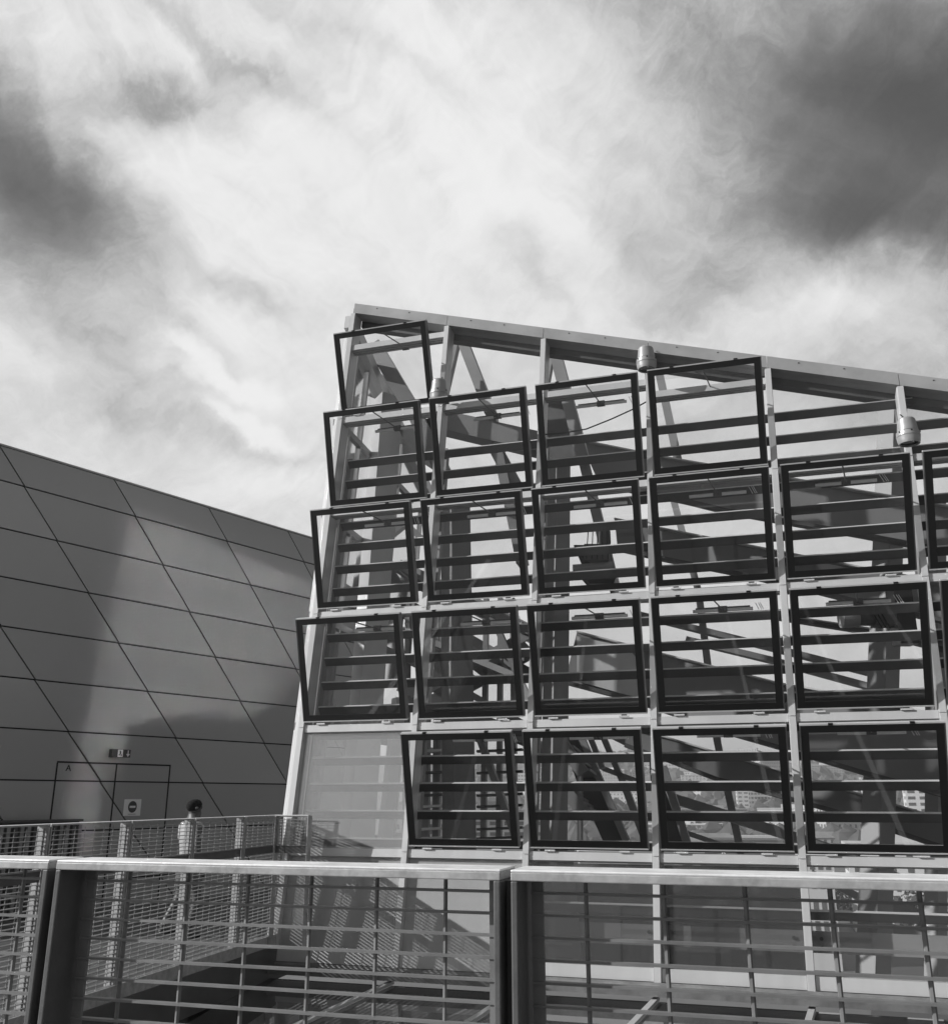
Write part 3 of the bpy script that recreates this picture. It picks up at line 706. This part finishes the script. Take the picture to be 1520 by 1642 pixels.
# ---------------------------------------------------------------- person
def skin(name, verts, edges, radii, mt, parent, org, root=0, sub_=2):
    me = bpy.data.meshes.new(name); me.from_pydata([V(v) for v in verts], edges, []); me.materials.append(mt)
    o = bpy.data.objects.new(name, me); col.objects.link(o); o.parent = parent
    md = o.modifiers.new('skin', 'SKIN'); md.use_smooth_shade = True
    for i, r in enumerate(radii):
        s_ = me.skin_vertices[0].data[i]; s_.radius = (r, r) if not isinstance(r, tuple) else r; s_.use_root = (i == root)
    s2 = o.modifiers.new('sub', 'SUBSURF'); s2.levels = sub_; s2.render_levels = sub_
    return o
pd = ray(311, 1283); pp_ = EYE + pd * (12.0 / pd.y); pl = V((pp_.x, pp_.y, 0))
per = empty('person', pl, 'person in a pale t-shirt and shorts walking away behind the far railing', 'person')
per.rotation_euler = (0, 0, math.radians(-48)); per.scale = (1.0, 1.0, .885)
# facing +Y, 1.75 m before scaling
vs = [(0, 0, .95), (0, .01, 1.15), (0, .0, 1.36), (0, .0, 1.45), (.0, .02, 1.52),          # 0 pelvis..4 neck
      (.20, 0, 1.40), (.27, -.04, 1.15), (.29, .02, .93), (.29, .05, .86),                   # 5-8 right arm
      (-.20, 0, 1.40), (-.275, .03, 1.15), (-.29, .12, .95), (-.29, .15, .88),                # 9-12 left arm
      (.09, .0, .90), (.10, .10, .50), (.10, .02, .09), (.10, .14, .03),                      # 13-16 right leg
      (-.09, 0, .90), (-.10, -.03, .50), (-.10, -.22, .14), (-.10, -.12, .04)]               # 17-20 left leg
ed = [(0, 1), (1, 2), (2, 3), (3, 4), (3, 5), (5, 6), (6, 7), (7, 8), (3, 9), (9, 10), (10, 11), (11, 12), (0, 13), (13, 14), (14, 15), (15, 16), (0, 17), (17, 18), (18, 19), (19, 20)]
ra = [(.14, .10), (.13, .09), (.15, .095), (.09, .07), .074, .055, .043, .030, .034, .055, .043, .030, .034, .085, .058, .038, .032, .085, .058, .038, .032]
# head as vertices of the same figure
hv = [(0, .03, 1.585), (0, .03, 1.66), (0, .02, 1.72), (0, .122, 1.64), (.0, .08, 1.575)]
nb0 = len(vs); vs += hv; ed += [(4, nb0), (nb0, nb0 + 1), (nb0 + 1, nb0 + 2), (nb0 + 1, nb0 + 3), (nb0, nb0 + 4)]
ra += [(.062, .080), (.070, .090), (.05, .06), .014, .036]
# fingers
for sgn, base in ((1, 8), (-1, 12)):
    bx, by, bz = vs[base]
    for j, (dy, ln) in enumerate(((-.024, .055), (-.008, .068), (.008, .072), (.024, .062))):
        i0 = len(vs); vs += [(bx, by + dy, bz - .035), (bx - sgn * .008, by + dy + .004, bz - .035 - ln * .55), (bx - sgn * .022, by + dy + .004, bz - .035 - ln)]
        ed += [(base, i0), (i0, i0 + 1), (i0 + 1, i0 + 2)]; ra += [.010, .009, .008]
    i0 = len(vs); vs += [(bx - sgn * .012, by + .035, bz - .01), (bx - sgn * .02, by + .05, bz - .045)]; ed += [(base, i0), (i0, i0 + 1)]; ra += [.011, .009]
SK = mat('skin', .07, .5)
skin('body', vs, ed, ra, SK, per, None)
for s_ in (1, -1):
    b = MB(); b.lathe([(.0, -.02), (.018, -.015), (.02, 0), (.018, .015), (0, .02)], 10, o=V((s_ * .083, .01, 1.645)), cap=False); b.build('ear', SK, per, smooth=True)
TS = mat('pale t-shirt cotton', .36, .8, 0, .1, 8)
skin('tshirt', [(0, 0, .93), (0, .01, 1.08), (0, 0, 1.26), (0, 0, 1.37), (0, .0, 1.435), (.16, 0, 1.405), (.245, -.02, 1.20), (-.16, 0, 1.405), (-.25, .015, 1.20)],
     [(0, 1), (1, 2), (2, 3), (3, 4), (3, 5), (5, 6), (3, 7), (7, 8)], [(.165, .125), (.165, .12), (.185, .13), (.165, .11), .062, .082, .068, .082, .068], TS, per, None)
SH = mat('grey shorts cotton', .12, .85, 0, .2, 10)
skin('shorts', [(0, 0, .97), (0, 0, .88), (.09, .02, .80), (.10, .08, .58), (-.09, 0, .80), (-.10, -.02, .58)], [(0, 1), (1, 2), (2, 3), (1, 4), (4, 5)], [(.155, .12), (.155, .12), .105, .09, .105, .09], SH, per, None)
HR = mat('black hair', .008, 1.0)
b = MB(); n1, n2 = 20, 12
for i in range(n2 + 1):
    ph = math.pi * .80 * i / n2
    for j in range(n1):
        t_ = 2 * math.pi * j / n1; fwd = math.sin(t_)
        rr = 1 + .03 * math.sin(7 * t_ + 5 * ph); ph2 = ph * (1 - .42 * max(0, fwd))
        b.v.append(V((.080 * rr * math.sin(ph2) * math.cos(t_), .012 + .098 * rr * math.sin(ph2) * math.sin(t_), 1.672 + .092 * math.cos(ph2) + .012 * max(0, fwd) * math.sin(ph2))))
for i in range(n2):
    for j in range(n1):
        k = (j + 1) % n1; b.f.append([i * n1 + j, i * n1 + k, (i + 1) * n1 + k, (i + 1) * n1 + j]); b.m.append(0)
b.build('hair', HR, per, smooth=True)
for (x, y, z) in ((.10, .02, .04), (-.10, -.22, .09)):
    skin('shoe', [(x, y - .04, z), (x, y + .06, z), (x, y + .17, z - .01)], [(0, 1), (1, 2)], [(.045, .04), (.05, .038), (.045, .03)], mat('dark shoe', .03, .6), per, None, 1)

# ---------------------------------------------------------------- the city beyond
GZ = -27.0
def ghs(x, y):
    d = math.hypot(x, y)
    t = max(0, (d - 520) / 1500); t = min(1.4, t)
    rid = 1 + .22 * math.sin(x * .0041 + 1) + .12 * math.sin(x * .011 + y * .002)
    return GZ + (t * t * (3 - 2 * min(t, 1)) if t < 1 else 1) * 88 * rid * (1 if d < 2600 else max(.3, 1 - (d - 2600) / 4000))
me = bpy.data.meshes.new('terrain'); vv = []; ff = []
NR, NA = 70, 90
for i in range(NR):
    d = 8 + (4200) * (i / (NR - 1)) ** 1.8
    for j in range(NA):
        a = 2 * math.pi * j / NA; vv.append((d * math.sin(a), d * math.cos(a), ghs(d * math.sin(a), d * math.cos(a))))
for i in range(NR - 1):
    for j in range(NA):
        k = (j + 1) % NA; ff.append((i * NA + j, i * NA + k, (i + 1) * NA + k, (i + 1) * NA + j))
ff.append(list(range(NA)))
me.from_pydata(vv, [], ff)
for p in me.polygons: p.use_smooth = True
me.materials.append(mat('town ground', .13, .9, 0, .5, .02)); o = bpy.data.objects.new('ground', me); col.objects.link(o); tag(o, kind='structure')
# road and river strips
def strip(name, pts, w_, z, mt):
    b = MB()
    for (x0, y0), (x1, y1) in zip(pts[:-1], pts[1:]):
        b.bar((x0, y0, z), (x1, y1, z), w_, .05, V((0, 0, 1)))
    tag(b.build(name, mt), kind='structure')
strip('river', [(-200, 330), (150, 330), (420, 300), (800, 200)], 70, GZ + .25, mat('river water', .25, .12, 0, .1, .05))
strip('road', [(40, 90), (90, 210), (170, 420), (300, 700)], 14, GZ + .4, mat('asphalt', .06, .9))
strip('quay', [(-200, 275), (150, 280), (420, 250)], 12, GZ + .3, mat('pale paving', .38, .9))
# wooded slope as a carpet of small crowns
rng = random.Random(3)
b = MB()
for k in range(2600):
    a = math.radians(rng.uniform(-2, 34)); d = rng.uniform(560, 2300); x, y = d * math.sin(a), d * math.cos(a)
    if math.sin(x * .013) * math.cos(y * .009) + rng.uniform(-.5, .5) < -.1: continue
    z = ghs(x, y); r = rng.uniform(5, 11); bb = len(b.v)
    n6 = 6
    b.v.append(V((x, y, z + r * rng.uniform(1.1, 1.6))))
    for rr, hh in ((.75, .85), (1, .35), (.8, -.1)):
        for q in range(n6):
            an = q * math.pi * 2 / n6 + rng.uniform(-.3, .3); r_ = r * rr * rng.uniform(.75, 1.2)
            b.v.append(V((x + r_ * math.cos(an), y + r_ * math.sin(an), z + r * hh * rng.uniform(.8, 1.2))))
    for q in range(n6):
        w_ = (q + 1) % n6
        b.f.append([bb, bb + 1 + q, bb + 1 + w_]); b.m.append(0)
        for lv in (0, 1):
            s_ = bb + 1 + lv * n6; b.f.append([s_ + q, s_ + n6 + q, s_ + n6 + w_, s_ + w_]); b.m.append(0)
tag(b.build('woodland', mat('distant foliage', .10, .9, 0, .5, .05)), 'woods covering the far hillside behind the houses', 'woods', kind='stuff')
WALLS = [mat('white render', .72, .8), mat('pale render', .55, .8), mat('grey render', .38, .8)]
ROOF = mat('tile roof', .28, .8, 0, .2, .3); WIN = mat('dark windows', .12, .3)
def house(x, y, w_, dp, hh, floors, kind, label, cat, group, rz, name='house'):
    z = min(ghs(x, y), ghs(x + w_ / 2, y)) - 1; e = empty(name, (x, y, z), label, cat, group); e.rotation_euler = (0, 0, rz)
    b = MB(); b.abox(-w_ / 2, w_ / 2, -dp / 2, dp / 2, 0, hh); b.build('wall', WALLS[kind % 3], e)
    if floors <= 3:
        b = MB(); b.prism([(-w_ / 2 - .5, -dp / 2 - .5, hh + .02), (-w_ / 2 - .5, dp / 2 + .5, hh + .02), (-w_ / 2 - .5, 0, hh + dp * .28)], (w_ + 1, 0, 0)); b.build('roof', ROOF, e)
    else:
        b = MB(); b.abox(-w_ / 2 - .3, w_ / 2 + .3, -dp / 2 - .3, dp / 2 + .3, hh + .02, hh + .8); b.abox(-w_ / 6, w_ / 6, -dp / 5, dp / 5, hh + .82, hh + 3.2); b.build('roof', WALLS[(kind + 1) % 3], e)
    fh = hh / floors; nx = max(2, int(w_ / rng.uniform(2.6, 4.2))); ww = rng.uniform(.16, .34); wh = rng.uniform(.62, .85)
    for f in range(floors):
        b = MB()
        for k in range(nx):
            xc = -w_ / 2 + (k + .5) * w_ / nx; b.abox(xc - w_ / nx * ww, xc + w_ / nx * ww, -dp / 2 - .06, -dp / 2 + .2, f * fh + fh * .3, f * fh + fh * wh)
            if k < max(1, int(dp / 4)): 
                yc = -dp / 2 + 2 + k * 4; b.abox(-w_ / 2 - .06, -w_ / 2 + .2, yc - 1, yc + 1, f * fh + fh * .3, f * fh + fh * .8)
        b.build('window_row', WIN, e)
    return e
where = ['white house with a tiled roof', 'pale house with a tiled roof', 'grey house with a tiled roof']
n_h = 0
for k in range(120):
    a = math.radians(rng.uniform(3, 30)); d = rng.uniform(480, 1900)
    x, y = d * math.sin(a), d * math.cos(a)
    if rng.random() < .3: w_, dp, hh, fl_ = rng.uniform(24, 55), 13, rng.uniform(12, 22), 5
    else: w_, dp, hh, fl_ = rng.uniform(10, 22), rng.uniform(9, 13), rng.uniform(6, 9), 2
    kd_ = rng.choice([0, 0, 1, 1, 2])
    if fl_ == 5: lb, ct, gr = 'distant ' + ['white', 'pale', 'grey'][kd_] + ' flat roofed apartment block on the hillside', 'building', ['white', 'pale', 'grey'][kd_] + ' hillside apartment blocks'
    else: lb, ct, gr = 'distant ' + where[kd_] + ' on the hillside', 'house', ['white', 'pale', 'grey'][kd_] + ' hillside houses'
    house(x, y, w_, dp, hh, fl_, kd_, lb, ct, gr, -a + rng.uniform(-.5, .5), 'apartment_block' if fl_ == 5 else 'house')
def atpx(px, d):
    r = ray(px, 1280); r.z = 0; r.normalize(); return r * d
for (px, d, w_, dp, hh, fl_, kd_, lb) in ((1468, 560, 11, 12, 34, 11, 0, 'tall white apartment tower with balconies, left one of the pair at the right'), (1488, 600, 12, 12, 33, 11, 1, 'tall pale apartment tower, right one of the pair at the right'),
        (1190, 900, 10, 10, 24, 7, 0, 'narrow white block beside the wide pale block below the woods'), (1215, 920, 26, 14, 26, 7, 1, 'wide pale block below the woods'),
        (1440, 250, 26, 12, 19, 6, 0, 'white gridded apartment block near the right column'), (1490, 280, 26, 12, 16, 5, 0, 'white apartment block at the right edge beyond the ramp'),
        (1210, 330, 42, 14, 15, 4, 0, 'long white low block beyond the river'), (960, 300, 14, 12, 14, 5, 0, 'white block seen between the stair columns'),
        (1120, 215, 11, 9, 20, 3, 2, 'dark panelled hall behind the lower windows'), (690, 260, 22, 12, 28, 8, 0, 'white tower seen behind the left columns'), (800, 300, 26, 12, 24, 8, 1, 'pale tower seen behind the second bay'), (545, 240, 14, 12, 32, 9, 0, 'white tower behind the lower left pane')):
    p = atpx(px, d); a = math.atan2(p.x, p.y)
    house(p.x, p.y, w_, dp, hh, fl_, kd_, lb, 'building', None, -a + .12, 'apartment_block')
# hall with the white triangle mark
p = atpx(1185, 190); a = math.atan2(p.x, p.y)
e = empty('sports_hall', (p.x, p.y, GZ), 'dark low hall with a white triangle mark on its wall', 'building'); e.rotation_euler = (0, 0, -a)
b = MB(); b.abox(-7, 9, 0, 10, 0, 21.2); b.build('wall', mat('hall grey', .10, .7, 0, .15, .4), e)
b = MB(); b.prism([(9.2, -2, 0), (15, -2, 0), (15, -2, 20.2), (12, -2, 20.0), (9.2, -2, 17.5)], (0, 8, 0)); b.build('annex', WALLS[1], e)
for z_ in (3, 6.4, 9.8, 13.2, 16.4):
    b = MB()
    for x_ in (9.8, 11.2, 12.6, 13.9): b.abox(x_, x_ + .8, -2.06, -1.8, z_, z_ + 1.5)
    b.build('window_row', WIN, e)
b = MB()
for (a0, a1) in (((-4.2, 18.1), (-3.6, 19.2)), ((-3.6, 19.2), (-3.0, 18.1)), ((-4.3, 18.1), (-2.9, 18.1))):
    b.bar((a0[0], -.06, a0[1]), (a1[0], -.06, a1[1]), .2, .1, V((0, 1, 0)))
b.build('mark', mat('sign white', .8), e)
# street trees down by the quay
def tree(x, y, r, hh, lb):
    z = ghs(x, y); e = empty('tree', (x, y, z), lb, 'tree', 'trees along the quay')
    b = MB(); b.tube((0, 0, 0), (0, 0, hh * .5), .35, 8, r2=.2)
    for k in range(4):
        an = k * 1.6; b.tube((0, 0, hh * .4), (math.cos(an) * r * .5, math.sin(an) * r * .5, hh * .75), .16, 6, r2=.06)
    b.build('trunk', STEEL_D, e)
    b = MB()
    for k in range(420):
        u_ = V((rng.gauss(0, 1), rng.gauss(0, 1), rng.gauss(0, 1))).normalized() * r * rng.uniform(.45, 1) * (1 + .25 * math.sin(k))
        c = V((0, 0, hh * .72)) + V((u_.x, u_.y, u_.z * .85)); s_ = rng.uniform(.3, .6)
        t1 = V((rng.uniform(-1, 1), rng.uniform(-1, 1), rng.uniform(-1, 1))).normalized(); t2 = t1.orthogonal().normalized()
        bb = len(b.v); b.v += [c - t1 * s_, c + t2 * s_, c + t1 * s_, c - t2 * s_]; b.f.append([bb, bb + 1, bb + 2, bb + 3]); b.m.append(0)
    b.build('crown', mat('quay foliage', .07, .9, 0, .4, .5), e)
for k in range(16):
    px = 1020 + k * 32 + rng.uniform(-8, 8); p = atpx(px, rng.uniform(205, 260)); tree(p.x, p.y, rng.uniform(3.5, 5.5), rng.uniform(8, 12), 'leafy tree on the quay far below the glass building')
# ---------------------------------------------------------------- air
HAZE = 0.0004
if HAZE:
    b = MB(); b.abox(-4300, 4300, -4300, 4300, GZ - 1.5, 130)
    hz = b.build('haze', [bpy.data.materials.new('haze air')]); tag(hz, 'thin pale haze over the far hillside', 'haze', kind='stuff')
    hm = hz.data.materials[0]; hm.use_nodes = True; t = hm.node_tree; t.nodes.clear(); oo = t.nodes.new('ShaderNodeOutputMaterial'); pv = t.nodes.new('ShaderNodeVolumePrincipled')
    pv.inputs['Density'].default_value = HAZE; pv.inputs['Color'].default_value = (.9, .9, .9, 1); pv.inputs['Anisotropy'].default_value = .2
    t.links.new(pv.outputs[0], oo.inputs['Volume'])
